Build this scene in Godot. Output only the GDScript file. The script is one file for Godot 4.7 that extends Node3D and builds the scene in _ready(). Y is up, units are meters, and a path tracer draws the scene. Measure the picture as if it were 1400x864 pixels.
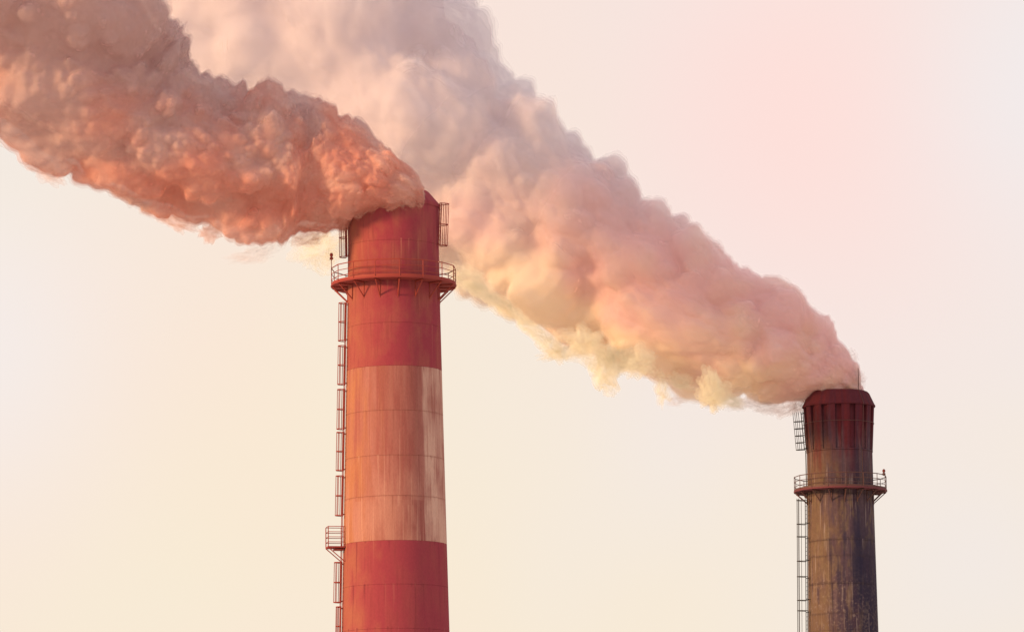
extends Node3D
# Two industrial chimneys against a pale warm sky, each trailing a plume of smoke to the left.
# Pixel readings of the photograph (1400 x 864) are turned into metres with at(); everything is real geometry.

const FOCAL := 6000.0          # lens, in pixels of the photograph
const EYE := Vector3(0, 1.6, 0)
const NEAR_D := 330.0          # metres to the near chimney
const FAR_D := 365.0           # metres to the far chimney

var cam: Camera3D
var metals := {}


# ---------------------------------------------------------------- helpers
func at(x: float, y: float, depth: float) -> Vector3:
	var b := cam.transform.basis
	var d := -b.z * FOCAL + b.x * (x - 700.0) + b.y * (432.0 - y)
	return EYE + d * (depth / -d.z)


func noise(kind: int, freq: float, sd: int, octaves := 1) -> FastNoiseLite:
	var n := FastNoiseLite.new()
	n.seed = sd
	n.noise_type = kind
	n.frequency = freq
	n.fractal_type = FastNoiseLite.FRACTAL_NONE if octaves == 1 else FastNoiseLite.FRACTAL_FBM
	n.fractal_octaves = octaves
	n.cellular_return_type = FastNoiseLite.RETURN_DISTANCE
	n.cellular_distance_function = FastNoiseLite.DISTANCE_EUCLIDEAN
	n.cellular_jitter = 1.0
	return n


func paint(c: Color, rough := 0.8, metal := 0.0) -> StandardMaterial3D:
	var m := StandardMaterial3D.new()
	m.albedo_color = c.linear_to_srgb()
	m.roughness = rough
	m.metallic = metal
	m.metallic_specular = 0.35
	return m


func part(called: String, mesh: Mesh, m: Material, parent: Node, where := Vector3.ZERO) -> MeshInstance3D:
	var o := MeshInstance3D.new()
	o.name = called
	o.mesh = mesh
	o.material_override = m
	o.position = where
	parent.add_child(o, true)
	return o


func holder(called: String, parent: Node, where := Vector3.ZERO) -> Node3D:
	var o := Node3D.new()
	o.name = called
	o.position = where
	parent.add_child(o, true)
	return o


func grid_mesh(v: PackedVector3Array, uv: PackedVector2Array, rows: int, cols: int, colors := PackedColorArray(), flip := false) -> ArrayMesh:
	# rows x cols vertices; smooth normals from the grid; columns first to last are not joined
	var n := PackedVector3Array()
	n.resize(v.size())
	var idx := PackedInt32Array()
	for i in rows - 1:
		for j in cols - 1:
			var a := i * cols + j
			var p := [a, a + 1, a + cols, a + 1, a + cols + 1, a + cols] if not flip else [a, a + cols, a + 1, a + 1, a + cols, a + cols + 1]
			for k in p:
				idx.append(k)
			var f := (v[a + cols] - v[a]).cross(v[a + 1] - v[a]) + (v[a + cols + 1] - v[a + 1]).cross(v[a + cols + 1] - v[a + cols])
			if not flip:
				f = -f
			f = -f
			n[a] += f; n[a + 1] += f; n[a + cols] += f; n[a + cols + 1] += f
	for i in rows:
		if v[i * cols].distance_squared_to(v[i * cols + cols - 1]) < 1e-8:
			var s := n[i * cols] + n[i * cols + cols - 1]
			n[i * cols] = s; n[i * cols + cols - 1] = s
	for k in n.size():
		n[k] = n[k].normalized()
	return array_mesh(v, n, idx, uv, colors)


func array_mesh(v: PackedVector3Array, n: PackedVector3Array, idx: PackedInt32Array, uv := PackedVector2Array(), colors := PackedColorArray()) -> ArrayMesh:
	var arrays := []
	arrays.resize(Mesh.ARRAY_MAX)
	arrays[Mesh.ARRAY_VERTEX] = v
	arrays[Mesh.ARRAY_NORMAL] = n
	arrays[Mesh.ARRAY_INDEX] = idx
	if uv.size():
		arrays[Mesh.ARRAY_TEX_UV] = uv
	if colors.size():
		arrays[Mesh.ARRAY_COLOR] = colors
	var m := ArrayMesh.new()
	m.add_surface_from_arrays(Mesh.PRIMITIVE_TRIANGLES, arrays)
	return m


func lathe(profile: Array, segs := 96, v0 := 0.0, v1 := 1.0) -> ArrayMesh:
	# profile: [radius, height] from bottom to top; hard edges where a point is given twice
	var v := PackedVector3Array()
	var uv := PackedVector2Array()
	for p in profile:
		for j in segs + 1:
			var a := TAU * j / segs + PI   # the seam is at the back
			v.append(Vector3(sin(a) * p[0], p[1], cos(a) * p[0]))
			uv.append(Vector2(float(j) / segs, 1.0 - (p[1] - v0) / (v1 - v0)))
	return grid_mesh(v, uv, profile.size(), segs + 1, PackedColorArray(), true)


func tube(points: Array, r: float, sides := 6, closed := false) -> ArrayMesh:
	var v := PackedVector3Array()
	var uv := PackedVector2Array()
	var cnt := points.size()
	for i in cnt:
		var before: Vector3 = points[(i - 1 + cnt) % cnt] if closed or i > 0 else points[i]
		var after: Vector3 = points[(i + 1) % cnt] if closed or i < cnt - 1 else points[i]
		var t := (after - before).normalized()
		var side := t.cross(Vector3.UP if absf(t.y) < 0.9 else Vector3.RIGHT).normalized()
		var up := side.cross(t)
		for j in sides + 1:
			var a := TAU * j / sides
			v.append(points[i] + (side * cos(a) + up * sin(a)) * r)
			uv.append(Vector2(float(j) / sides, i))
	if closed:
		for j in sides + 1:
			v.append(v[j])
			uv.append(Vector2(float(j) / sides, cnt))
	return grid_mesh(v, uv, cnt + (1 if closed else 0), sides + 1, PackedColorArray(), true)


func box(size: Vector3) -> BoxMesh:
	var b := BoxMesh.new()
	b.size = size
	return b


func polar(phi: float, r: float, y: float) -> Vector3:
	return Vector3(sin(phi) * r, y, cos(phi) * r)


func texture(w: int, h: int, f: Callable, runs := []) -> ImageTexture:
	# runs: [seed, count, linear colour, starting rows] of drips that run down from the joints
	# f(direction round the shaft, u, v) gives a linear colour
	var im := Image.create(w, h, false, Image.FORMAT_RGB8)
	for y in h:
		for x in w:
			var a := TAU * (x + 0.5) / w + PI
			var c: Color = f.call(Vector3(sin(a), 0, cos(a)), float(x) / w, (y + 0.5) / h)
			im.set_pixel(x, y, c.linear_to_srgb())
	for r in runs:
		var rng := RandomNumberGenerator.new()
		rng.seed = r[0]
		var c: Color = (r[2] as Color).linear_to_srgb()
		for k in r[1]:
			var x0 := rng.randf() * w
			var y0: float = r[3][rng.randi() % r[3].size()] * h
			var length := h * pow(rng.randf(), 2.0) * 0.28 + 4.0
			var wide := rng.randf_range(0.4, 2.6) * w / 768.0
			var strong := rng.randf_range(0.15, 0.6)
			for dy in int(length):
				var t := dy / length
				var half := wide * (1.0 - 0.6 * t)
				x0 += rng.randf_range(-0.12, 0.12)
				for dx in range(-ceili(half), ceili(half) + 1):
					var cover := clampf(half - absf(dx - (x0 - floorf(x0))) + 0.5, 0, 1) * strong * (1.0 - t * t)
					var px_ := posmod(int(x0) + dx, w)
					var py := int(y0) + dy
					if py < h and cover > 0.0:
						im.set_pixel(px_, py, im.get_pixel(px_, py).lerp(c, cover))
	return ImageTexture.create_from_image(im)


func shaft_material(t: Texture2D) -> StandardMaterial3D:
	var m := StandardMaterial3D.new()
	m.albedo_texture = t
	m.roughness = 0.92
	m.metallic_specular = 0.25
	return m


# ---------------------------------------------------------------- setting
func make_camera() -> void:
	cam = Camera3D.new()
	cam.name = "camera"
	cam.position = EYE
	cam.basis = Basis(Vector3.RIGHT, deg_to_rad(8.6)) * Basis(Vector3.BACK, -0.0096)
	cam.fov = rad_to_deg(2.0 * atan(432.0 / FOCAL))
	cam.near = 1.0
	cam.far = 30000.0
	add_child(cam)
	cam.current = true


func make_sky() -> void:
	# a thin bright overcast with soft cream and rose mottling all the way round
	var w := 1024
	var h := 512
	var big := noise(FastNoiseLite.TYPE_SIMPLEX_SMOOTH, 1.0, 5, 3)
	var im := Image.create(w, h, false, Image.FORMAT_RGBF)
	var rose := at(1120, 150, 1.0) - EYE
	rose = rose.normalized()
	var pale := (at(-40, 480, 1.0) - EYE).normalized()
	var pale2 := (at(1450, 120, 1.0) - EYE).normalized()
	var cream := (at(330, 620, 1.0) - EYE).normalized()
	for y in h:
		var el := PI * (0.5 - (y + 0.5) / h)
		for x in w:
			var az := TAU * (x + 0.5) / w
			var d := Vector3(sin(az) * cos(el), sin(el), -cos(az) * cos(el))
			var n := big.get_noise_3dv(d * 5.0)
			var c := Color(0.94, 0.825, 0.67)
			c = c.lerp(Color(0.84, 0.79, 0.83), smoothstep(0.11, 0.32, d.y))       # cooler and greyer overhead
			c = c.lerp(Color(0.98, 0.76, 0.67), clampf(n * 1.3 + 0.1, 0, 0.7))    # rose patches
			c = c.lerp(Color(0.88, 0.82, 0.80), clampf(-n * 1.6 - 0.1, 0, 0.8))   # paler grey patches
			c = c.lerp(Color(1.0, 0.735, 0.69), 0.95 * exp(-pow(rad_to_deg(d.angle_to(rose)) / 3.0, 2.0)))
			c = c.lerp(Color(0.90, 0.855, 0.85), 0.8 * exp(-pow(rad_to_deg(d.angle_to(pale)) / 2.2, 2.0)))
			c = c.lerp(Color(0.88, 0.845, 0.85), 0.8 * exp(-pow(rad_to_deg(d.angle_to(pale2)) / 2.0, 2.0)))
			c = c.lerp(Color(0.95, 0.835, 0.63), 0.35 * exp(-pow(rad_to_deg(d.angle_to(cream)) / 2.5, 2.0)))
			im.set_pixel(x, y, c)
	var m := PanoramaSkyMaterial.new()
	m.panorama = ImageTexture.create_from_image(im)
	var e := Environment.new()
	e.background_mode = Environment.BG_SKY
	e.sky = Sky.new()
	e.sky.sky_material = m
	e.tonemap_mode = Environment.TONE_MAPPER_LINEAR
	e.tonemap_exposure = 1.0
	e.sdfgi_enabled = true
	e.ssao_enabled = true
	e.ssil_enabled = true
	var env := WorldEnvironment.new()
	env.name = "world_environment"
	env.environment = e
	add_child(env)


func make_sun() -> void:
	var sun := DirectionalLight3D.new()
	sun.name = "sun"
	sun.light_color = Color(1.0, 0.81, 0.6)
	sun.light_energy = 1.5
	sun.light_angular_distance = 7.0   # veiled by haze: no crisp shadow edges in the photograph
	sun.shadow_enabled = true
	add_child(sun)
	sun.look_at_from_position(Vector3(-1.0, 0.28, 0.55) * 100.0, Vector3.ZERO)


func make_ground() -> void:
	var p := PlaneMesh.new()
	p.size = Vector2(16000, 16000)
	var m := paint(Color(0.68, 0.62, 0.54), 0.95)  # unseen ground, made this pale to bounce light onto the smoke
	var g := part("ground", p, m, self, Vector3(0, 0, -2000))
	g.set_meta("kind", "structure")
	g.set_meta("label", "pale open ground far below the two chimneys")


# ---------------------------------------------------------------- ironwork
func ladder_section(parent: Node, phi: float, r0: float, r1: float, y0: float, y1: float, m: Material, o: Dictionary) -> void:
	# one caged length of ladder on the shaft: rails, rungs, hoops, cage bars
	var height := y1 - y0
	var lad := holder("caged_ladder", parent, polar(phi, r0, y0))
	lad.rotation.y = phi
	lad.rotate_object_local(Vector3.RIGHT, atan((r1 - r0) / height))
	var width: float = o.get("width", 0.5)
	var off: float = o.get("off", 0.16)
	var reach: float = o.get("reach", 0.7)
	var thick: float = o.get("thick", 0.034)
	var cw := width * 0.5 + 0.1
	var rail := tube([Vector3(0, 0, 0), Vector3(0, height, 0)], thick * 1.15, 6)
	for s in [-1, 1]:
		part("ladder_rail", rail, m, lad, Vector3(s * width * 0.5, 0, off))
	var rung := tube([Vector3(-width * 0.5, 0, 0), Vector3(width * 0.5, 0, 0)], 0.02, 5)
	var count := int(height / 0.32)
	for k in count:
		part("rung", rung, m, lad, Vector3(0, (k + 0.5) * height / count, off))
	var pts := []
	for k in 13:
		var a := PI * k / 12.0
		pts.append(Vector3(-cos(a) * cw, 0, off + sin(a) * (reach - off)))
	var hoop := tube(pts, thick, 5)
	var ys: Array = o.get("hoops", [0.03, height * 0.5, height - 0.03])
	for y in ys:
		part("cage_hoop", hoop, m, lad, Vector3(0, y, 0))
	var lo: float = ys.min()
	var hi: float = ys.max()
	if o.get("hang", false):
		hi = height
	var bar := tube([Vector3(0, lo, 0), Vector3(0, hi, 0)], thick * 0.8, 5)
	for k in o.get("bars", [1, 3, 6, 9, 11]):
		part("cage_bar", bar, m, lad, pts[k] * 0.995)
	for y in [lo + 0.1, hi - 0.1]:
		for s in [-1, 1]:
			part("standoff", tube([Vector3(s * width * 0.5, y, -0.05), Vector3(s * width * 0.5, y, off)], thick * 0.8, 5), m, lad)


func gallery(parent: Node, shaft_r: float, outer: float, y: float, sides: int, turn: float, m: Material, deck_m: Material, drop: float, rail_h: float, thick: float) -> void:
	# round walkway: deck ring, posts, three polygon rails, brackets to the shaft
	var g := holder("gallery", parent, Vector3(0, y, 0))
	part("deck", lathe([[shaft_r - 0.05, -0.08], [outer - 0.02, -0.08], [outer - 0.02, -0.08], [outer, -0.05], [outer, -0.05], [outer, 0.05], [outer, 0.05], [outer - 0.02, 0.05], [outer - 0.02, 0.05], [shaft_r - 0.05, 0.05]], sides * 2), deck_m, g)
	var er := outer - 0.05
	for h in [[rail_h, 1.25], [rail_h * 0.66, 0.85], [rail_h * 0.33, 0.85]]:
		var pts := []
		for k in sides:
			pts.append(polar(turn + TAU * k / sides, er, h[0]))
		part("rail", tube(pts, thick * h[1], 5, true), m, g)
	# toe board
	part("toe_board", lathe([[er, 0.05], [er, 0.2], [er, 0.2], [er - 0.015, 0.2], [er - 0.015, 0.2], [er - 0.015, 0.05]], sides * 2), m, g)
	var post := tube([Vector3(0, 0.0, 0), Vector3(0, rail_h, 0)], thick * 1.1, 6)
	for k in sides:
		var phi := turn + TAU * k / sides
		part("post", post, m, g, polar(phi, er, 0))
		part("bracket", tube([polar(phi, outer - 0.1, -0.1), polar(phi, shaft_r + 0.0, -drop)], thick * 1.5, 6), m, g)
		part("joist", tube([polar(phi, outer - 0.08, -0.14), polar(phi, shaft_r - 0.05, -0.14)], thick * 1.7, 6), m, g)
		part("hanger", tube([polar(phi, shaft_r + 0.03, -0.1), polar(phi, shaft_r + 0.03, -drop - 0.1)], thick * 1.2, 5), m, g)


func beacon(parent: Node, where: Vector3, h: float, m: Material, glass: Material) -> void:
	var b := holder("beacon", parent, where)
	part("stem", tube([Vector3.ZERO, Vector3(0, h, 0)], 0.03, 6), m, b)
	part("lamp_housing", lathe([[0.02, h - 0.34], [0.13, h - 0.3], [0.14, h - 0.16], [0.06, h - 0.1], [0.02, h - 0.08]], 14), m, b)
	part("lamp_glass", lathe([[0.05, h - 0.1], [0.12, h - 0.02], [0.13, h + 0.1], [0.07, h + 0.2], [0.0, h + 0.22]], 14), glass, b)


# ---------------------------------------------------------------- chimneys
func near_chimney() -> void:
	var base := at(538.6, 508, NEAR_D)
	var th := holder("chimney", self, Vector3(base.x, 0, base.z))
	th.set_meta("label", "tall red chimney with a wide faded pale band, the nearer and larger one")
	th.set_meta("category", "chimney")
	th.set_meta("group", "smoking chimneys")
	var px := NEAR_D / FOCAL / cos(deg_to_rad(8.0))
	var hy := func(y: float) -> float: return at(538.6, y, NEAR_D).y
	# half widths read down the shaft
	var samples := [[262.0, 63.3], [353.0, 62.4], [440.0, 64.0], [508.0, 65.4], [660.0, 68.6], [745.0, 70.5], [864.0, 73.2]]
	var radius := func(y: float) -> float:
		for k in samples.size() - 1:
			if y <= samples[k + 1][0]:
				return lerpf(samples[k][1], samples[k + 1][1], (y - samples[k][0]) / (samples[k + 1][0] - samples[k][0])) * px
		return (73.2 + (y - 864.0) * 0.0222) * px
	var red_up := noise(FastNoiseLite.TYPE_SIMPLEX_SMOOTH, 1.0, 11, 4)
	var streak := noise(FastNoiseLite.TYPE_SIMPLEX_SMOOTH, 1.0, 12, 3)
	var fine := noise(FastNoiseLite.TYPE_SIMPLEX_SMOOTH, 1.0, 13, 2)
	var red := func(d: Vector3, u: float, v: float, worn: float) -> Color:
		var s := streak.get_noise_3d(d.x * 14.0, v * 0.9, d.z * 14.0)
		var b := red_up.get_noise_3d(d.x * 2.2, v * 1.6, d.z * 2.2)
		var f := fine.get_noise_3d(d.x * 30.0, v * 22.0, d.z * 30.0)
		var panel := fine.get_noise_1d(floorf(u * 44.0) * 7.3)
		var a := rad_to_deg(atan2(d.x, d.z))
		var c := Color(0.265, 0.042, 0.06)
		c = c.lerp(Color(0.32, 0.11, 0.07), 0.8 * smoothstep(-10.0, -75.0, a + b * 40.0))    # warm light on the left side, painted in as orange
		c = c.lerp(Color(0.31, 0.085, 0.07), clampf(0.3 + b * 1.1 + s * 0.2 + panel * 0.4, 0, 1) * worn)
		c = c.lerp(Color(0.20, 0.035, 0.045), clampf(s * 0.9 + b * 0.5 - 0.15, 0, 0.6))
		return c * (1.0 + f * 0.08)
	var white := func(d: Vector3, u: float, v: float) -> Color:
		var s := streak.get_noise_3d(d.x * 6.0, v * 0.8 + 5.0, d.z * 6.0)
		var s2 := streak.get_noise_3d(d.x * 26.0, v * 1.6 + 9.0, d.z * 26.0)
		var b := red_up.get_noise_3d(d.x * 2.6 + 4.0, v * 2.4, d.z * 2.6)
		var f := fine.get_noise_3d(d.x * 34.0, v * 40.0, d.z * 34.0)
		var panel := fine.get_noise_2d(floorf(u * 36.0) * 7.1 + 40.0, floorf(v * 3.9) * 31.0)
		var a := rad_to_deg(atan2(d.x, d.z))
		var c := Color(0.275, 0.088, 0.076).lerp(Color(0.35, 0.145, 0.12), clampf(0.45 + b * 0.9 + panel * 0.5, 0, 1))
		c = c.lerp(Color(0.40, 0.17, 0.08), 0.7 * smoothstep(-10.0, -75.0, a + b * 40.0))    # left side glow: warm light put into the base colour
		c = c.lerp(Color(0.27, 0.075, 0.066), clampf(s * 0.9 + b * 0.6 - 0.05, 0, 0.7))
		c = c.lerp(Color(0.42, 0.205, 0.155), 0.6 * smoothstep(0.5, 0.95, v + b * 0.35) * clampf(0.5 + b * 1.5 + panel, 0, 1))
		if a < 150.0:                       # a strip where the old white coat survives
			c = c.lerp(Color(0.55, 0.35, 0.28), smoothstep(36.5, 38.5, a + s2 * 2.5) * clampf(0.5 + s2 * 0.3 + b * 0.8 + v * 0.2, 0.15, 0.85))
		c = c.lerp(Color(0.62, 0.38, 0.29), clampf(s2 * 1.3 - 0.35, 0, 0.4) * (0.1 + 0.9 * v))
		c = c.lerp(Color(0.30, 0.12, 0.09), clampf(-s2 * 1.8 - 0.45, 0, 0.6))
		for j in [61.0, 122.0, 177.0]:
			c = c.lerp(Color(0.27, 0.10, 0.075), 0.3 * exp(-pow((v * 237.0 - j + b * 2.0) / 1.3, 2.0)))
		return c * (1.0 + f * 0.1)
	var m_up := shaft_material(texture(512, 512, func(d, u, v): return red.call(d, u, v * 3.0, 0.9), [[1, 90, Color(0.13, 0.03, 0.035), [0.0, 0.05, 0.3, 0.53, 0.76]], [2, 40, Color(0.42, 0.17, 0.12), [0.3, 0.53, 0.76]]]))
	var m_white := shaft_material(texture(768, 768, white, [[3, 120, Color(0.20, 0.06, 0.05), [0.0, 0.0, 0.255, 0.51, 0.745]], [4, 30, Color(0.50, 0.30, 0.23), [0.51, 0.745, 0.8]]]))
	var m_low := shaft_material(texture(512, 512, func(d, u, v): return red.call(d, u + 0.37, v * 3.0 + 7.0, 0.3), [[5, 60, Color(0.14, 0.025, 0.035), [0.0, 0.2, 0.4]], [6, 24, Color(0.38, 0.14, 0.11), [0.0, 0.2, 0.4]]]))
	# concrete lifts: one ring section each, with a recessed joint between
	var joints := [282.0, 338.0, 393.0, 450.0, 508.5, 569.0, 630.0, 685.0, 745.5, 805.0, 865.0, 925.0, 985.0, 1040.0]
	for k in joints.size() - 1:
		var y0: float = joints[k]
		var y1: float = joints[k + 1]
		var m: Material = m_up if y1 < 510 else m_white if y1 < 747 else m_low
		var lo: float = hy.call(508.5 if y1 < 510 else 745.5 if y1 < 747 else 1040.0)
		var hi: float = hy.call(262.0 if y1 < 510 else 508.5 if y1 < 747 else 745.5)
		var prof := []
		var b: float = hy.call(y1)
		var t: float = hy.call(y0)
		var rb: float = radius.call(y1)
		var rt: float = radius.call(y0)
		prof = [[rb - 0.25, b + 0.004], [rb - 0.014, b + 0.004], [rb - 0.014, b + 0.004], [rb - 0.013, b + 0.015], [rb, b + 0.026], [rb, b + 0.026], [rt, t - 0.012], [rt, t - 0.012], [rt - 0.012, t], [rt - 0.25, t]]
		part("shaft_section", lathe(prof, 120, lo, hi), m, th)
	# plain lower shaft down to the ground
	var yb: float = hy.call(1040.0)
	var rl: float = radius.call(1040.0)
	part("lower_shaft", lathe([[rl + yb * 0.0222, 0.0], [rl, yb]], 96, 0.0, yb), m_low, th)
	# cap with a bevelled lip, open at the top
	var c0: float = hy.call(282.0)
	var rt0: float = radius.call(282.0)
	var ht := c0 + 1.05
	part("cap", lathe([[rt0 + 0.05, c0 - 0.25], [rt0 + 0.07, c0 - 0.2], [rt0 + 0.07, c0], [rt0 + 0.05, c0 + 0.06], [rt0 - 0.75, ht - 0.06], [rt0 - 0.85, ht], [rt0 - 1.15, ht], [rt0 - 1.2, ht - 0.1], [rt0 - 1.25, ht - 9.0]], 120, hy.call(508.5), hy.call(262.0)), m_up, th)
	# ironwork
	var iron := paint(Color(0.29, 0.045, 0.032), 0.6)
	var deckm := paint(Color(0.25, 0.04, 0.035), 0.8)
	var gy: float = hy.call(391.0)
	var gr: float = radius.call(391.0)
	gallery(th, gr, 86.5 * px, gy, 16, deg_to_rad(7.0), iron, deckm, 23.0 * px, 1.32, 0.032)
	beacon(th, polar(deg_to_rad(-80.0), 86.0 * px, gy + 1.3), 0.95, iron, paint(Color(0.30, 0.03, 0.02), 0.3))
	var left := deg_to_rad(-79.0)
	for s in [[300.0, 353.5], [415.5, 468.0], [474.0, 527.5], [533.5, 588.5], [592.0, 645.0], [651.5, 706.5], [769.5, 825.0]]:
		ladder_section(th, left, radius.call(s[1]), radius.call(s[0]), hy.call(s[1]), hy.call(s[0]), iron, {"reach": 0.70})
	for s in [[830.0, 884.0], [889.0, 944.0]]:
		ladder_section(th, left, radius.call(s[1]), radius.call(s[0]), hy.call(s[1]), hy.call(s[0]), iron, {"reach": 0.5})
	ladder_section(th, deg_to_rad(78.0), radius.call(339.0) - 0.05, radius.call(281.0) + 0.06, hy.call(339.0), hy.call(281.0), iron, {"reach": 0.80})
	# bare ladder rails between the cages
	for s in [-1, 1]:
		part("ladder_stringer", tube([polar(left, radius.call(960.0) + 0.16, hy.call(960.0)) + polar(left + PI / 2, s * 0.25, 0), polar(left, radius.call(415.0) + 0.16, hy.call(415.0)) + polar(left + PI / 2, s * 0.25, 0)], 0.032, 6), iron, th)
	# small rest balcony on the ladder
	var by: float = hy.call(749.5)
	var br: float = radius.call(749.5)
	var bal := holder("rest_balcony", th, polar(left, br, by))
	bal.rotation.y = left
	part("deck", box(Vector3(1.3, 0.12, 1.3)), deckm, bal, Vector3(0, 0, 0.65))
	var h := 1.55
	for p in [[-0.62, 1.27], [0.62, 1.27], [-0.62, 0.1], [0.62, 0.1]]:
		part("post", tube([Vector3(p[0], 0, p[1]), Vector3(p[0], h, p[1])], 0.035, 6), iron, bal)
	for k in [0.38, 0.76, 1.14, 1.55]:
		part("rail", tube([Vector3(-0.62, k, 0.0), Vector3(-0.62, k, 1.27), Vector3(0.62, k, 1.27), Vector3(0.62, k, 0.0)], 0.028, 5), iron, bal)
	for s in [-1, 1]:
		part("bracket", tube([Vector3(s * 0.6, -0.05, 1.25), Vector3(s * 0.6, -1.1, 0.02)], 0.04, 6), iron, bal)
	part("joist", box(Vector3(0.9, 0.1, 0.7)), iron, bal, Vector3(0, -0.16, 0.4))
	# lightning rods round the rim
	for a in [34.0, 154.0, 274.0]:
		part("lightning_rod", tube([polar(deg_to_rad(a), rt0 - 0.9, ht - 0.1), polar(deg_to_rad(a), rt0 - 0.9, ht + 0.75)], 0.03, 6), iron, th)


func far_chimney() -> void:
	var base := at(1149.5, 660, FAR_D)
	var th := holder("chimney", self, Vector3(base.x, 0, base.z))
	th.set_meta("label", "slimmer sooty concrete chimney with a dark red ribbed top, standing farther off")
	th.set_meta("category", "chimney")
	th.set_meta("group", "smoking chimneys")
	var px := FAR_D / FOCAL / cos(deg_to_rad(8.0))
	var hy := func(y: float) -> float: return at(1149.5, y, FAR_D).y
	var samples := [[612.0, 44.6], [672.0, 44.9], [742.0, 45.7], [864.0, 47.4]]
	var radius := func(y: float) -> float:
		for k in samples.size() - 1:
			if y <= samples[k + 1][0]:
				return lerpf(samples[k][1], samples[k + 1][1], (y - samples[k][0]) / (samples[k + 1][0] - samples[k][0])) * px
		return (47.4 + (y - 864.0) * 0.0139) * px
	var blot := noise(FastNoiseLite.TYPE_SIMPLEX_SMOOTH, 1.0, 31, 4)
	var streak := noise(FastNoiseLite.TYPE_SIMPLEX_SMOOTH, 1.0, 32, 3)
	var fine := noise(FastNoiseLite.TYPE_SIMPLEX_SMOOTH, 1.0, 33, 3)
	var y_top: float = hy.call(530.0)
	var y_low: float = hy.call(990.0)
	# v runs from photo row 530 down to 990; dark red at the top fades out below the ribs
	var skin := func(d: Vector3, u: float, v: float) -> Color:
		var row := 530.0 + v * 460.0
		var s := streak.get_noise_3d(d.x * 4.5, v * 2.6, d.z * 4.5)
		var s2 := streak.get_noise_3d(d.x * 9.0, v * 7.0 + 3.0, d.z * 9.0)
		var b := blot.get_noise_3d(d.x * 2.4, v * 7.0, d.z * 2.4)
		var f := fine.get_noise_3d(d.x * 9.0, v * 85.0, d.z * 9.0)
		var a := rad_to_deg(atan2(d.x, d.z))
		var panel := fine.get_noise_1d(floorf(u * 36.0) * 5.7 + floorf((row - 617.0) / 63.0) * 17.0)
		var c := Color(0.055, 0.034, 0.052).lerp(Color(0.105, 0.068, 0.078), clampf(0.4 + b * 1.3 + panel * 0.6, 0, 1))
		c = c.lerp(Color(0.15, 0.095, 0.058), 0.8 * smoothstep(0.0, -50.0, a + b * 40.0))    # ochre stands in for warm light on the left side
		c = c.lerp(Color(0.055, 0.036, 0.055), clampf(s * 0.9 + b * 0.9 - 0.1, 0, 0.8))
		c = c.lerp(Color(0.30, 0.24, 0.22), clampf(s2 * 1.6 - 0.45, 0, 0.5) + clampf(f * 1.5 - 0.45, 0, 0.4) * smoothstep(760.0, 850.0, row))
		c = c.lerp(Color(0.155, 0.108, 0.066), 0.5 * smoothstep(0.0, 0.4, blot.get_noise_3d(d.x * 4.0 + 9.0, v * 16.0, d.z * 4.0)) * smoothstep(620.0, 700.0, row))
		# one long black run of soot
		c = c.lerp(Color(0.028, 0.024, 0.05), 0.85 * exp(-pow((a - 27.0 + b * 8.0) / (7.0 + 5.0 * smoothstep(700.0, 830.0, row)), 2.0)) * smoothstep(655.0, 740.0, row) * (1.0 - smoothstep(815.0, 850.0, row + s2 * 30.0)))
		c = c.lerp(Color(0.05, 0.035, 0.05), 0.5 * clampf(f * 1.6, 0, 1) * smoothstep(800.0, 870.0, row))
		for j in [680.0, 742.5, 765.0, 802.0, 843.0]:
			c = c.lerp(Color(0.05, 0.03, 0.03), 0.45 * exp(-pow((row - j + b * 2.0) / 1.6, 2.0)))
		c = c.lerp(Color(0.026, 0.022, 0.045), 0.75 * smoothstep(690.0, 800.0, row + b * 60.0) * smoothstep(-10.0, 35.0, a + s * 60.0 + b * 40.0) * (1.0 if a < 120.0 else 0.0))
		c = c.lerp(Color(0.17, 0.125, 0.10), 0.3 * smoothstep(0.0, 0.4, f + b * 0.5) * smoothstep(770.0, 860.0, row))    # flaking patches
		var coat := 1.0 - smoothstep(560.0, 668.0, row + b * 40.0 + s * 30.0)
		c = c.lerp(Color(0.105, 0.016, 0.021).lerp(Color(0.07, 0.015, 0.026), clampf(0.5 + s * 1.2, 0, 1)), coat * 0.95)
		return c * (1.0 + f * 0.15)
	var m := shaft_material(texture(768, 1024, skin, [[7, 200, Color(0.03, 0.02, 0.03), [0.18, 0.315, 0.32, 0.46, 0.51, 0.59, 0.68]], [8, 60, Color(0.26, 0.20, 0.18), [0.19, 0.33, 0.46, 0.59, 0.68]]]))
	var joints := [617.0, 680.0, 742.5, 802.0, 865.0, 927.0, 990.0]
	for k in joints.size() - 1:
		var b: float = hy.call(joints[k + 1])
		var t: float = hy.call(joints[k])
		var rb: float = radius.call(joints[k + 1])
		var rt: float = radius.call(joints[k])
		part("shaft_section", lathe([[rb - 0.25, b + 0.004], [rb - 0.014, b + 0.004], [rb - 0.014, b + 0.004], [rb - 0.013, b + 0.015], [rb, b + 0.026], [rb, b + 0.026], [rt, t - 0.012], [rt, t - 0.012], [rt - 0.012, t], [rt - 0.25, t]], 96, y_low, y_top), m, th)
	var rl: float = radius.call(990.0)
	part("lower_shaft", lathe([[rl + y_low * 0.0139, 0.0], [rl, y_low]], 96, 0.0, y_low), m, th)
	# ribbed crown: a drum, fifteen ribs that lean outward, then a bevelled cap
	var rb0: float = radius.call(617.0)
	var b0: float = hy.call(617.0)
	var c0: float = hy.call(557.5)
	var rc := 49.0 * px
	part("crown_drum", lathe([[rb0 - 0.08, b0 + 0.0], [rb0 - 0.08, b0 + 0.05], [rc - 0.34, c0 + 0.05]], 96, y_low, y_top), m, th)
	var count := 15
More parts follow.
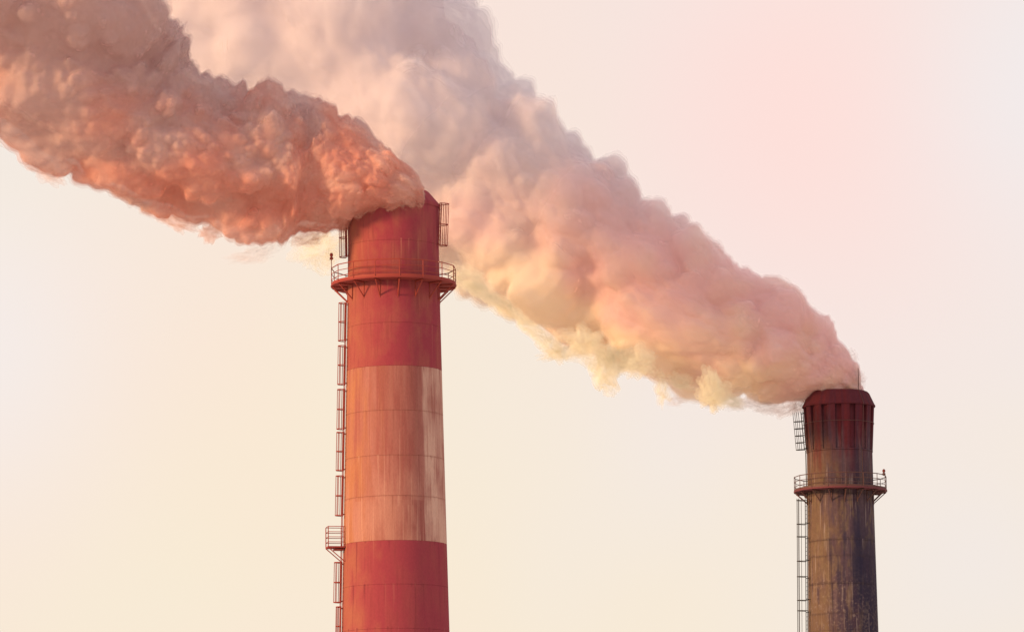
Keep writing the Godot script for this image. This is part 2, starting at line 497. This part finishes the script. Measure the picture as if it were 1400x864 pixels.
	for k in count:
		var mid := deg_to_rad(-5.0 + 12.0 + 24.0 * k)
		var half := deg_to_rad(6.8)
		var v := PackedVector3Array()
		var uv := PackedVector2Array()
		# an arched block: outline (angle, depth) swept from bottom to top
		var outline := [[-half, -0.5], [-half, -0.025], [-half, -0.025], [-half + 0.015, 0.0], [-half * 0.4, 0.004], [half * 0.4, 0.004], [half - 0.015, 0.0], [half, -0.025], [half, -0.025], [half, -0.5]]
		for step in 4:
			var t := step / 3.0
			var r := lerpf(rb0 + 0.03, rc - 0.04, t)
			var yy := lerpf(b0 - 0.02, c0 + 0.02, t)
			for p in outline:
				v.append(polar(mid + p[0], r + p[1], yy))
				uv.append(Vector2(fposmod((mid + p[0]) / TAU + 0.5, 1.0), 1.0 - (yy - y_low) / (y_top - y_low)))
		part("rib", grid_mesh(v, uv, 4, outline.size(), PackedColorArray(), true), m, th)
	# ribs stand on a sill ring
	part("sill_ring", lathe([[rb0 - 0.2, b0 - 0.16], [rb0 + 0.02, b0 - 0.16], [rb0 + 0.035, b0 - 0.1], [rb0 + 0.035, b0 - 0.021], [rb0 - 0.3, b0 - 0.021]], 96, y_low, y_top), m, th)
	var ht: float = hy.call(536.5)
	part("cap", lathe([[rc - 0.5, c0], [rc + 0.03, c0], [rc + 0.03, c0], [rc + 0.06, c0 + 0.04], [rc + 0.06, c0 + 0.12], [rc + 0.0, c0 + 0.2], [rc - 0.42, ht - 0.18], [rc - 0.56, ht - 0.04], [rc - 0.68, ht], [rc - 0.95, ht], [rc - 1.0, ht - 0.1], [rc - 1.02, ht - 8.0]], 96, y_low, y_top), m, th)
	var iron := paint(Color(0.10, 0.045, 0.04), 0.6)
	var dark := paint(Color(0.045, 0.042, 0.04), 0.6)
	var deckm := paint(Color(0.13, 0.035, 0.045), 0.8)
	# a thin tie hoop round the ribs
	var hp := []
	for k in 48:
		hp.append(polar(TAU * k / 48.0, lerpf(rb0, rc, 0.62) + 0.02, lerpf(b0, c0, 0.62)))
	part("tie_hoop", tube(hp, 0.022, 5, true), iron, th)
	var gy: float = hy.call(672.0)
	var gr: float = radius.call(672.0)
	gallery(th, gr, 63.8 * px, gy, 16, deg_to_rad(3.0), iron, deckm, 17.0 * px, 1.2, 0.03)
	beacon(th, polar(deg_to_rad(66.0), 63.0 * px, gy + 1.1), 0.36, iron, paint(Color(0.16, 0.025, 0.02), 0.5))
	var left := deg_to_rad(-77.0)
	# upper ladder with open hoops
	var yb: float = hy.call(616.0)
	var yt: float = hy.call(564.0)
	ladder_section(th, left, rb0 + 0.05, rc + 0.02, yb, yt, dark, {"reach": 1.0, "hoops": [0.05, 0.64, 1.22, 1.82, 2.42], "hang": true, "thick": 0.03, "off": 0.2})
	for s in [-1, 1]:
		part("ladder_stringer", tube([polar(left, gr + 0.2, gy) + Vector3(0, 0, s * 0.25), polar(left, rb0 + 0.22, yb) + Vector3(0, 0, s * 0.25)], 0.028, 6), dark, th)
	# lower ladder
	for s in [[685.0, 718.0], [734.5, 768.5], [789.0, 822.0], [835.5, 869.0], [886.0, 920.0]]:
		var hgt: float = hy.call(s[0]) - hy.call(s[1])
		ladder_section(th, left, radius.call(s[1]), radius.call(s[0]), hy.call(s[1]), hy.call(s[0]), dark, {"reach": 1.08, "off": 0.25, "hoops": [0.02, hgt - 0.02], "bars": [], "thick": 0.03})
	var lb := polar(left, radius.call(920.0), hy.call(920.0))
	var lt := polar(left, radius.call(676.0), hy.call(676.0))
	for s in [-1, 1]:
		part("ladder_stringer", tube([lb + polar(left, 0.25, 0) + polar(left + PI / 2, s * 0.25, 0), lt + polar(left, 0.25, 0) + polar(left + PI / 2, s * 0.25, 0)], 0.03, 6), dark, th)
	for k in [-0.42, -0.26, 0.0, 0.26, 0.42]:
		var o: Vector3 = polar(left, 1.05 - 1.4 * k * k, 0) + polar(left + PI / 2, k, 0)
		part("cage_bar", tube([lb + o, lt + o - Vector3(0, 0.4, 0)], 0.022, 5), dark, th)
	for a in [38.0, 158.0, 278.0]:
		part("lightning_rod", tube([polar(deg_to_rad(a), rc - 0.5, ht - 0.2), polar(deg_to_rad(a), rc - 0.5, ht + 1.75)], 0.035, 6), iron, th)
	part("down_conductor", tube([polar(deg_to_rad(38.0), rc - 0.42, ht - 0.16), polar(deg_to_rad(38.0), rc + 0.08, c0 + 0.1), polar(deg_to_rad(38.0), rb0 + 0.06, b0), polar(deg_to_rad(38.0), gr + 0.03, gy)], 0.02, 5), iron, th)


# ---------------------------------------------------------------- smoke
class Plume:
	var c: PackedVector3Array      # axis, radius and frame, even steps of u = length / radius
	var r: PackedFloat32Array
	var n: PackedVector3Array
	var b: PackedVector3Array
	var length: float
	var step := 0.02
	var wide := 1.0                # spread across the wind at the mouth
	var hold := 2.0

	func place(q: Vector3) -> Vector3:
		var f := clampf(q.x / step, 0.0, c.size() - 1.001)
		var i := int(f)
		var t := f - i
		var rr := lerpf(r[i], r[i + 1], t)
		return c[i].lerp(c[i + 1], t) + (n[i].lerp(n[i + 1], t) * q.y + b[i].lerp(b[i + 1], t) * (q.z * lerpf(wide, 1.0, smoothstep(0.3, hold, q.x)))) * rr


func plume_axis(points: Array, drift: float) -> Plume:
	# points: [x, y, radius] in photo pixels and [depth]
	var pl := Plume.new()
	var w := []
	for p in points:
		w.append([at(p[0], p[1], p[3]), p[2] * p[3] / FOCAL])
	var dense_c := []
	var dense_r := []
	for k in w.size() - 1:
		var a: Array = w[maxi(k - 1, 0)]
		var d: Array = w[mini(k + 2, w.size() - 1)]
		for s in 40:
			var t := s / 40.0
			dense_c.append((w[k][0] as Vector3).cubic_interpolate(w[k + 1][0], a[0], d[0], t))
			dense_r.append(cubic_interpolate(w[k][1], w[k + 1][1], a[1], d[1], t))
	# smooth the axis so that the bend at the mouth stays gentle
	var u := 0.0
	var next := 0.0
	for k in dense_c.size() - 1:
		var seg: Vector3 = dense_c[k + 1] - dense_c[k]
		var du: float = seg.length() / dense_r[k]
		while next <= u + du:
			var t := (next - u) / maxf(du, 1e-9)
			pl.c.append((dense_c[k] as Vector3).lerp(dense_c[k + 1], t))
			pl.r.append(lerpf(dense_r[k], dense_r[k + 1], t))
			next += pl.step
		u += du
	for pass_ in 3:
		var cs := pl.c.duplicate()
		var rs := pl.r.duplicate()
		for k in range(1, cs.size() - 1):
			var h := mini(14, mini(k, cs.size() - 1 - k))
			var c := Vector3.ZERO
			var rr := 0.0
			for m in range(-h, h + 1):
				c += cs[k + m]
				rr += rs[k + m]
			pl.c[k] = c / (2 * h + 1)
			pl.r[k] = rr / (2 * h + 1)
	var cnt := pl.c.size()
	for k in cnt:
		var t := (pl.c[mini(k + 8, cnt - 1)] - pl.c[maxi(k - 8, 0)]).normalized()
		var side := (Vector3(0, 0, 1) - t * t.z).normalized()
		pl.b.append(side)
		pl.n.append(side.cross(t) * (1.0 if side.cross(t).y > 0 or t.y > 0.9 else -1.0))
	pl.length = (cnt - 1) * pl.step
	return pl


func grid_normals(q: PackedVector3Array, rows: int, cols: int) -> PackedVector3Array:
	var n := PackedVector3Array()
	n.resize(q.size())
	for i in rows:
		var up := mini(i + 1, rows - 1) * cols
		var dn := maxi(i - 1, 0) * cols
		var o := i * cols
		for j in cols:
			var jn := j + 1 if j < cols - 1 else 0
			var jp := j - 1 if j > 0 else cols - 1
			n[o + j] = (q[o + jn] - q[o + jp]).cross(q[up + j] - q[dn + j]).normalized()
	return n


func billow(pl: Plume, rows: int, cols: int, levels: Array, outline: int, sd: int, lump: float, scale := 1.0) -> PackedVector3Array:
	# a tube of smoke in plume space (u, y/r, z/r): swollen and then puffed up, coarse to fine
	var q := PackedVector3Array()
	q.resize(rows * cols)
	var us := PackedFloat32Array()
	var soft := noise(FastNoiseLite.TYPE_SIMPLEX_SMOOTH, 0.75, outline, 2)
	for i in rows:
		var u := pl.length * pow(float(i) / (rows - 1), 0.75)
		us.append(u)
		var lumpy := lump * smoothstep(0.2, 3.0, u)
		for j in cols:
			var t := TAU * j / cols
			var th := t + 0.55 * cos(t)
			var y := cos(th)
			var z := sin(th)
			var rr := scale * (1.0 + lumpy * soft.get_noise_3d(u, y, z))
			q[i * cols + j] = Vector3(u, y * rr, z * rr)
	var k := 0
	for l in levels:
		k += 1
		var own := outline if k <= 2 else sd
		var cell := noise(FastNoiseLite.TYPE_CELLULAR, 1.0 / l[0], own + k * 7)
		var gate := noise(FastNoiseLite.TYPE_SIMPLEX_SMOOTH, 0.45 / l[0], own + k * 7 + 3)
		cell.domain_warp_enabled = true
		cell.domain_warp_type = FastNoiseLite.DOMAIN_WARP_SIMPLEX
		cell.domain_warp_frequency = 0.6 / l[0]
		cell.domain_warp_amplitude = 0.16 * l[0]
		cell.domain_warp_fractal_type = FastNoiseLite.DOMAIN_WARP_FRACTAL_NONE
		var n := grid_normals(q, rows, cols)
		var amp: float = l[1]
		for i in rows:
			var grow := amp * smoothstep(0.0, 1.0 + l[0], us[i])
			for j in cols:
				var o := i * cols + j
				var p := q[o]
				var d := cell.get_noise_3dv(p) + 1.0
				var g := maxf(0.05, 0.7 + 1.3 * gate.get_noise_3dv(p))
				var away := n[o] * 0.65 + Vector3(0, p.y, p.z) * 0.35
				q[o] = p + away * (grow * g * (1.45 * smoothstep(1.05, 0.0, d) - 0.5))
		if k <= 4:
			q = eased(q, rows, cols, [0, cols / 50, cols / 70, cols / 160, 1][k])
	return q


func eased(q: PackedVector3Array, rows: int, cols: int, times: int) -> PackedVector3Array:
	# rounds the folds between puffs
	for n in times:
		var p := q.duplicate()
		for i in range(1, rows - 1):
			var o := i * cols
			for j in cols:
				var k := o + j
				q[k] = (p[k] * 2.0 + p[k - cols] + p[k + cols] + p[o + (j + 1) % cols] + p[o + (j + cols - 1) % cols]) / 6.0
	return q


func smoke_mesh(pl: Plume, q: PackedVector3Array, rows: int, cols: int, tint: Callable) -> ArrayMesh:
	var v := PackedVector3Array()
	v.resize(q.size())
	var colors := PackedColorArray()
	colors.resize(q.size())
	for k in q.size():
		v[k] = pl.place(q[k])
		colors[k] = tint.call(q[k])
	var n := grid_normals(v, rows, cols)
	var f := pl.c.size() / 2
	var inward := (pl.c[f + 1] - pl.c[f]).dot(pl.n[f].cross(pl.b[f])) < 0
	if inward:
		for k in n.size():
			n[k] = -n[k]
	var idx := PackedInt32Array()
	idx.resize((rows - 1) * cols * 6)
	var at_ := 0
	for i in rows - 1:
		for j in cols:
			var jn := j + 1 if j < cols - 1 else 0
			var a := i * cols + j
			var b := i * cols + jn
			var c := a + cols
			var d := b + cols
			if inward:
				idx[at_] = a; idx[at_ + 1] = b; idx[at_ + 2] = c; idx[at_ + 3] = b; idx[at_ + 4] = d; idx[at_ + 5] = c
			else:
				idx[at_] = a; idx[at_ + 1] = c; idx[at_ + 2] = b; idx[at_ + 3] = b; idx[at_ + 4] = c; idx[at_ + 5] = d
			at_ += 6
	return array_mesh(v, n, idx, PackedVector2Array(), colors)


func swollen(q: PackedVector3Array, rows: int, cols: int, by: float, rough: FastNoiseLite, sd: float) -> PackedVector3Array:
	var out := PackedVector3Array()
	out.resize(q.size())
	for k in q.size():
		var p := q[k]
		var g := 1.0 + by * (1.0 + 0.7 * rough.get_noise_3d(p.x + sd, p.y, p.z)) * smoothstep(0.0, 0.5, p.x)
		out[k] = Vector3(p.x, p.y * g, p.z * g)
	return out


func smoke_material(soft: bool) -> StandardMaterial3D:
	var m := StandardMaterial3D.new()
	m.vertex_color_use_as_albedo = true
	m.roughness = 1.0
	m.metallic_specular = 0.0
	m.specular_mode = BaseMaterial3D.SPECULAR_DISABLED
	m.backlight_enabled = true
	m.backlight = Color(1.0, 1.0, 1.0)
	if soft:
		m.transparency = BaseMaterial3D.TRANSPARENCY_ALPHA
	return m


func near_plume() -> void:
	var D := NEAR_D
	var pl := plume_axis([[570, 284, 10, D - 0.5], [557, 272, 24, D - 1.1], [542, 262, 35, D - 1.5], [521, 253, 46, D - 1.6], [496, 247, 56, D - 1.5], [455, 242, 70, D - 1.2], [400, 231, 84, D - 1], [300, 217, 88, D - 3], [168, 152, 103, D - 5], [84, 52, 132, D - 7], [-8, -62, 160, D - 9], [-120, -140, 195, D - 11], [-260, -255, 215, D - 13]], 0.0)
	pl.wide = 1.9
	pl.hold = 4.0
	var rows := 900
	var cols := 400
	var q := billow(pl, rows, cols, [[0.85, 0.21], [0.4, 0.13], [0.2, 0.085], [0.11, 0.034], [0.06, 0.007]], 3, 3, 0.24)
	var hue := noise(FastNoiseLite.TYPE_SIMPLEX_SMOOTH, 0.9, 77, 3)
	var tint := func(p: Vector3) -> Color:
		var h := hue.get_noise_3dv(p)
		# coral near the stack and low down, mauve grey higher up and downwind
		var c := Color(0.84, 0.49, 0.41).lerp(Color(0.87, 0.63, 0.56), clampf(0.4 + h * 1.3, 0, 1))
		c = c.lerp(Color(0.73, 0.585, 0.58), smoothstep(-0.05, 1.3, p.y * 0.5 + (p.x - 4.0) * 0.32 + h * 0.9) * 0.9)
		return c
	var th := holder("smoke_plume", self, at(538, 270, D))
	th.set_meta("label", "dense red brown smoke plume billowing left from the nearer red chimney")
	th.set_meta("category", "smoke plume")
	th.set_meta("group", "smoke plumes trailing from the chimneys")
	var inner := billow(pl, 380, 220, [[0.85, 0.21], [0.4, 0.13]], 3, 57, 0.24, 0.86)
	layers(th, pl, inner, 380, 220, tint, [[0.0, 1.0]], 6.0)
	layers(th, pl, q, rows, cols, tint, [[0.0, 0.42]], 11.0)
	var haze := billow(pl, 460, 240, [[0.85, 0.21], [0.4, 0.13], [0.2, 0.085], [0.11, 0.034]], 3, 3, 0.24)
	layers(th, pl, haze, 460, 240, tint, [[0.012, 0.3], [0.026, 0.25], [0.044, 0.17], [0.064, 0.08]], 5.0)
	wisps(th, [[345, 348, 34, 11, 0.2, 0.035], [420, 326, 26, 10, 0.1, 0.1], [352, 312, 20, 10, -0.3, 0.14], [286, 318, 14, 12, 0.5, 0.16], [240, 304, 26, 10, -0.4, 0.14], [60, 232, 30, 12, -0.5, 0.1]], D - 1.0, Color(0.98, 0.62, 0.46), 301)


func layers(th: Node3D, pl: Plume, q: PackedVector3Array, rows: int, cols: int, tint: Callable, list: Array, grain: float, thin := 1.0, from := 8.5) -> void:
	# thin: share of the density that is left far downwind
	# the smoke thins outwards: layers of falling density over the body
	var rough := noise(FastNoiseLite.TYPE_SIMPLEX_SMOOTH, grain, 91, 2)
	for k in list.size():
		var alpha: float = list[k][1]
		var veil := swollen(q, rows, cols, list[k][0], rough, k * 9.0) if list[k][0] != 0.0 else q
		var o := part("smoke_body" if alpha == 1.0 else "smoke_veil", smoke_mesh(pl, veil, rows, cols, func(p): return Color(tint.call(p), alpha * lerpf(1.0, thin, smoothstep(from, from + 3.0, p.x)))), smoke_material(alpha < 1.0), th)
		o.position = -th.position


func far_plume() -> void:
	var D := FAR_D
	var pl := plume_axis([[1182, 550, 6, D], [1166, 537, 17, D], [1142, 516, 34, D], [1108, 500, 52, D], [1050, 469, 76, D], [955, 442, 86, D], [852, 383, 106, D + 2], [724, 295, 114, D + 4], [600, 212, 134, D + 6], [490, 100, 168, D + 8], [370, -35, 195, D + 10], [220, -175, 215, D + 12]], 0.0)
	pl.wide = 1.6
	pl.hold = 3.5
	var rows := 420
	var cols := 250
	var hue := noise(FastNoiseLite.TYPE_SIMPLEX_SMOOTH, 0.8, 78, 3)
	var tint := func(p: Vector3) -> Color:
		var h := hue.get_noise_3dv(p)
		# rose above, peach in the middle, cream painted in for light through the thin underside, lilac grey far downwind
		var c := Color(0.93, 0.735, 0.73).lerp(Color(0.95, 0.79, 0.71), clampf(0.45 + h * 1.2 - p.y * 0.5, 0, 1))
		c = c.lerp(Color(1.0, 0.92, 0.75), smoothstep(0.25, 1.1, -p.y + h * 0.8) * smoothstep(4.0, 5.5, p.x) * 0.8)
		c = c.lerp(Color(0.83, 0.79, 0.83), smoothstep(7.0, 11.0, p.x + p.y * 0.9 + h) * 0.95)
		return c
	var th := holder("smoke_plume", self, at(1147, 530, D))
	th.set_meta("label", "pale pink smoke plume drifting up behind from the slimmer far chimney")
	th.set_meta("category", "smoke plume")
	th.set_meta("group", "smoke plumes trailing from the chimneys")
	var puffs := [[0.85, 0.26], [0.42, 0.14], [0.2, 0.06], [0.09, 0.02]]
	for k in 3:
		var inner := billow(pl, 260, 200, puffs.slice(0, 3), 21, 71 + k * 50, 0.3, [0.78, 0.87, 0.94][k])
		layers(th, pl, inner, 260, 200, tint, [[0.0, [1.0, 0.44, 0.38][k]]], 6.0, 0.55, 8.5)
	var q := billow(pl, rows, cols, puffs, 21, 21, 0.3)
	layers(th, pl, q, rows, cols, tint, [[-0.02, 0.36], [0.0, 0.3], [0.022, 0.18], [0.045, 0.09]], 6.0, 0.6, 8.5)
	wisps(th, [[655, 398, 26, 9, -0.55, 0.16], [690, 420, 30, 11, -0.6, 0.2], [722, 446, 26, 10, -0.75, 0.2], [752, 472, 24, 12, -0.7, 0.2], [770, 482, 26, 9, 0.2, 0.16], [800, 470, 30, 22, -0.3, 0.2], [826, 505, 19, 32, 0.15, 0.24], [845, 492, 22, 22, 0.6, 0.18], [874, 496, 24, 20, 0.3, 0.18], [906, 532, 9, 22, 0.1, 0.14], [930, 522, 18, 10, -0.4, 0.14], [975, 534, 19, 27, 0.1, 0.26], [1000, 548, 18, 9, -0.2, 0.14], [440, 342, 34, 26, 0.1, 0.15], [640, 382, 34, 18, -0.4, 0.16]], D - 7.0, Color(1.0, 0.95, 0.76), 401)  # yellow of these shreds paints in light glowing through thin smoke
	wisps(th, [[1012, 552, 18, 9, 0.2, 0.07], [1046, 556, 24, 10, -0.2, 0.09], [1076, 560, 18, 10, 0.3, 0.09], [1092, 556, 12, 10, 0.2, 0.12], [1160, 500, 15, 24, 0.35, 0.1], [1176, 518, 7, 14, 0.2, 0.08], [925, 548, 14, 7, 0.1, 0.06]], D - 1.0, Color(0.92, 0.78, 0.76), 501)


func wisps(th: Node3D, spots: Array, depth: float, tint: Color, sd: int) -> void:
	# torn shreds of thin smoke: [x, y, half width, half height, lean, density]
	var puff := noise(FastNoiseLite.TYPE_CELLULAR, 1.5, sd)
	var small := noise(FastNoiseLite.TYPE_CELLULAR, 4.0, sd + 1)
	var soft := noise(FastNoiseLite.TYPE_SIMPLEX_SMOOTH, 1.1, sd + 2, 4)
	var rows := 60
	var cols := 80
	var px := depth / FOCAL
	var k := 0
	for w in spots:
		k += 1
		var where := at(w[0], w[1], depth + (k % 3) * 1.5)
		for layer in 4:
			var v := PackedVector3Array()
			var colors := PackedColorArray()
			var grow := 1.15 - 0.24 * layer
			for i in rows:
				for j in cols + 1:
					var a := PI * i / (rows - 1)
					var b := TAU * (j % cols) / cols
					var d := Vector3(sin(a) * cos(b), cos(a), sin(a) * sin(b))
					var q := d + Vector3(k * 5.3, layer * 0.06, 0)
					var e := puff.get_noise_3dv(q) + 1.0
					var f := small.get_noise_3dv(q) + 1.0
					var r := grow * maxf(0.15, 0.75 + 0.9 * soft.get_noise_3dv(q * 1.0)) + 0.3 * exp(-2.0 * e * e) - 0.15 + 0.1 * exp(-2.0 * f * f)
					var p := d * maxf(r, 0.05) * Vector3(w[2], w[3], (w[2] + w[3]) * 0.5) * px
					v.append(where + p.rotated(Vector3.BACK, w[4]))
					colors.append(Color(tint, w[5] * 0.62))
			var o := part("smoke_wisp", grid_mesh(v, PackedVector2Array(), rows, cols + 1, colors, false), smoke_material(true), th)
			o.position = -th.position


func _ready() -> void:
	make_camera()
	make_sky()
	make_sun()
	make_ground()
	near_chimney()
	far_chimney()
	var t := Time.get_ticks_msec()
	near_plume()
	far_plume()
	print("smoke ", (Time.get_ticks_msec() - t) / 1000.0)
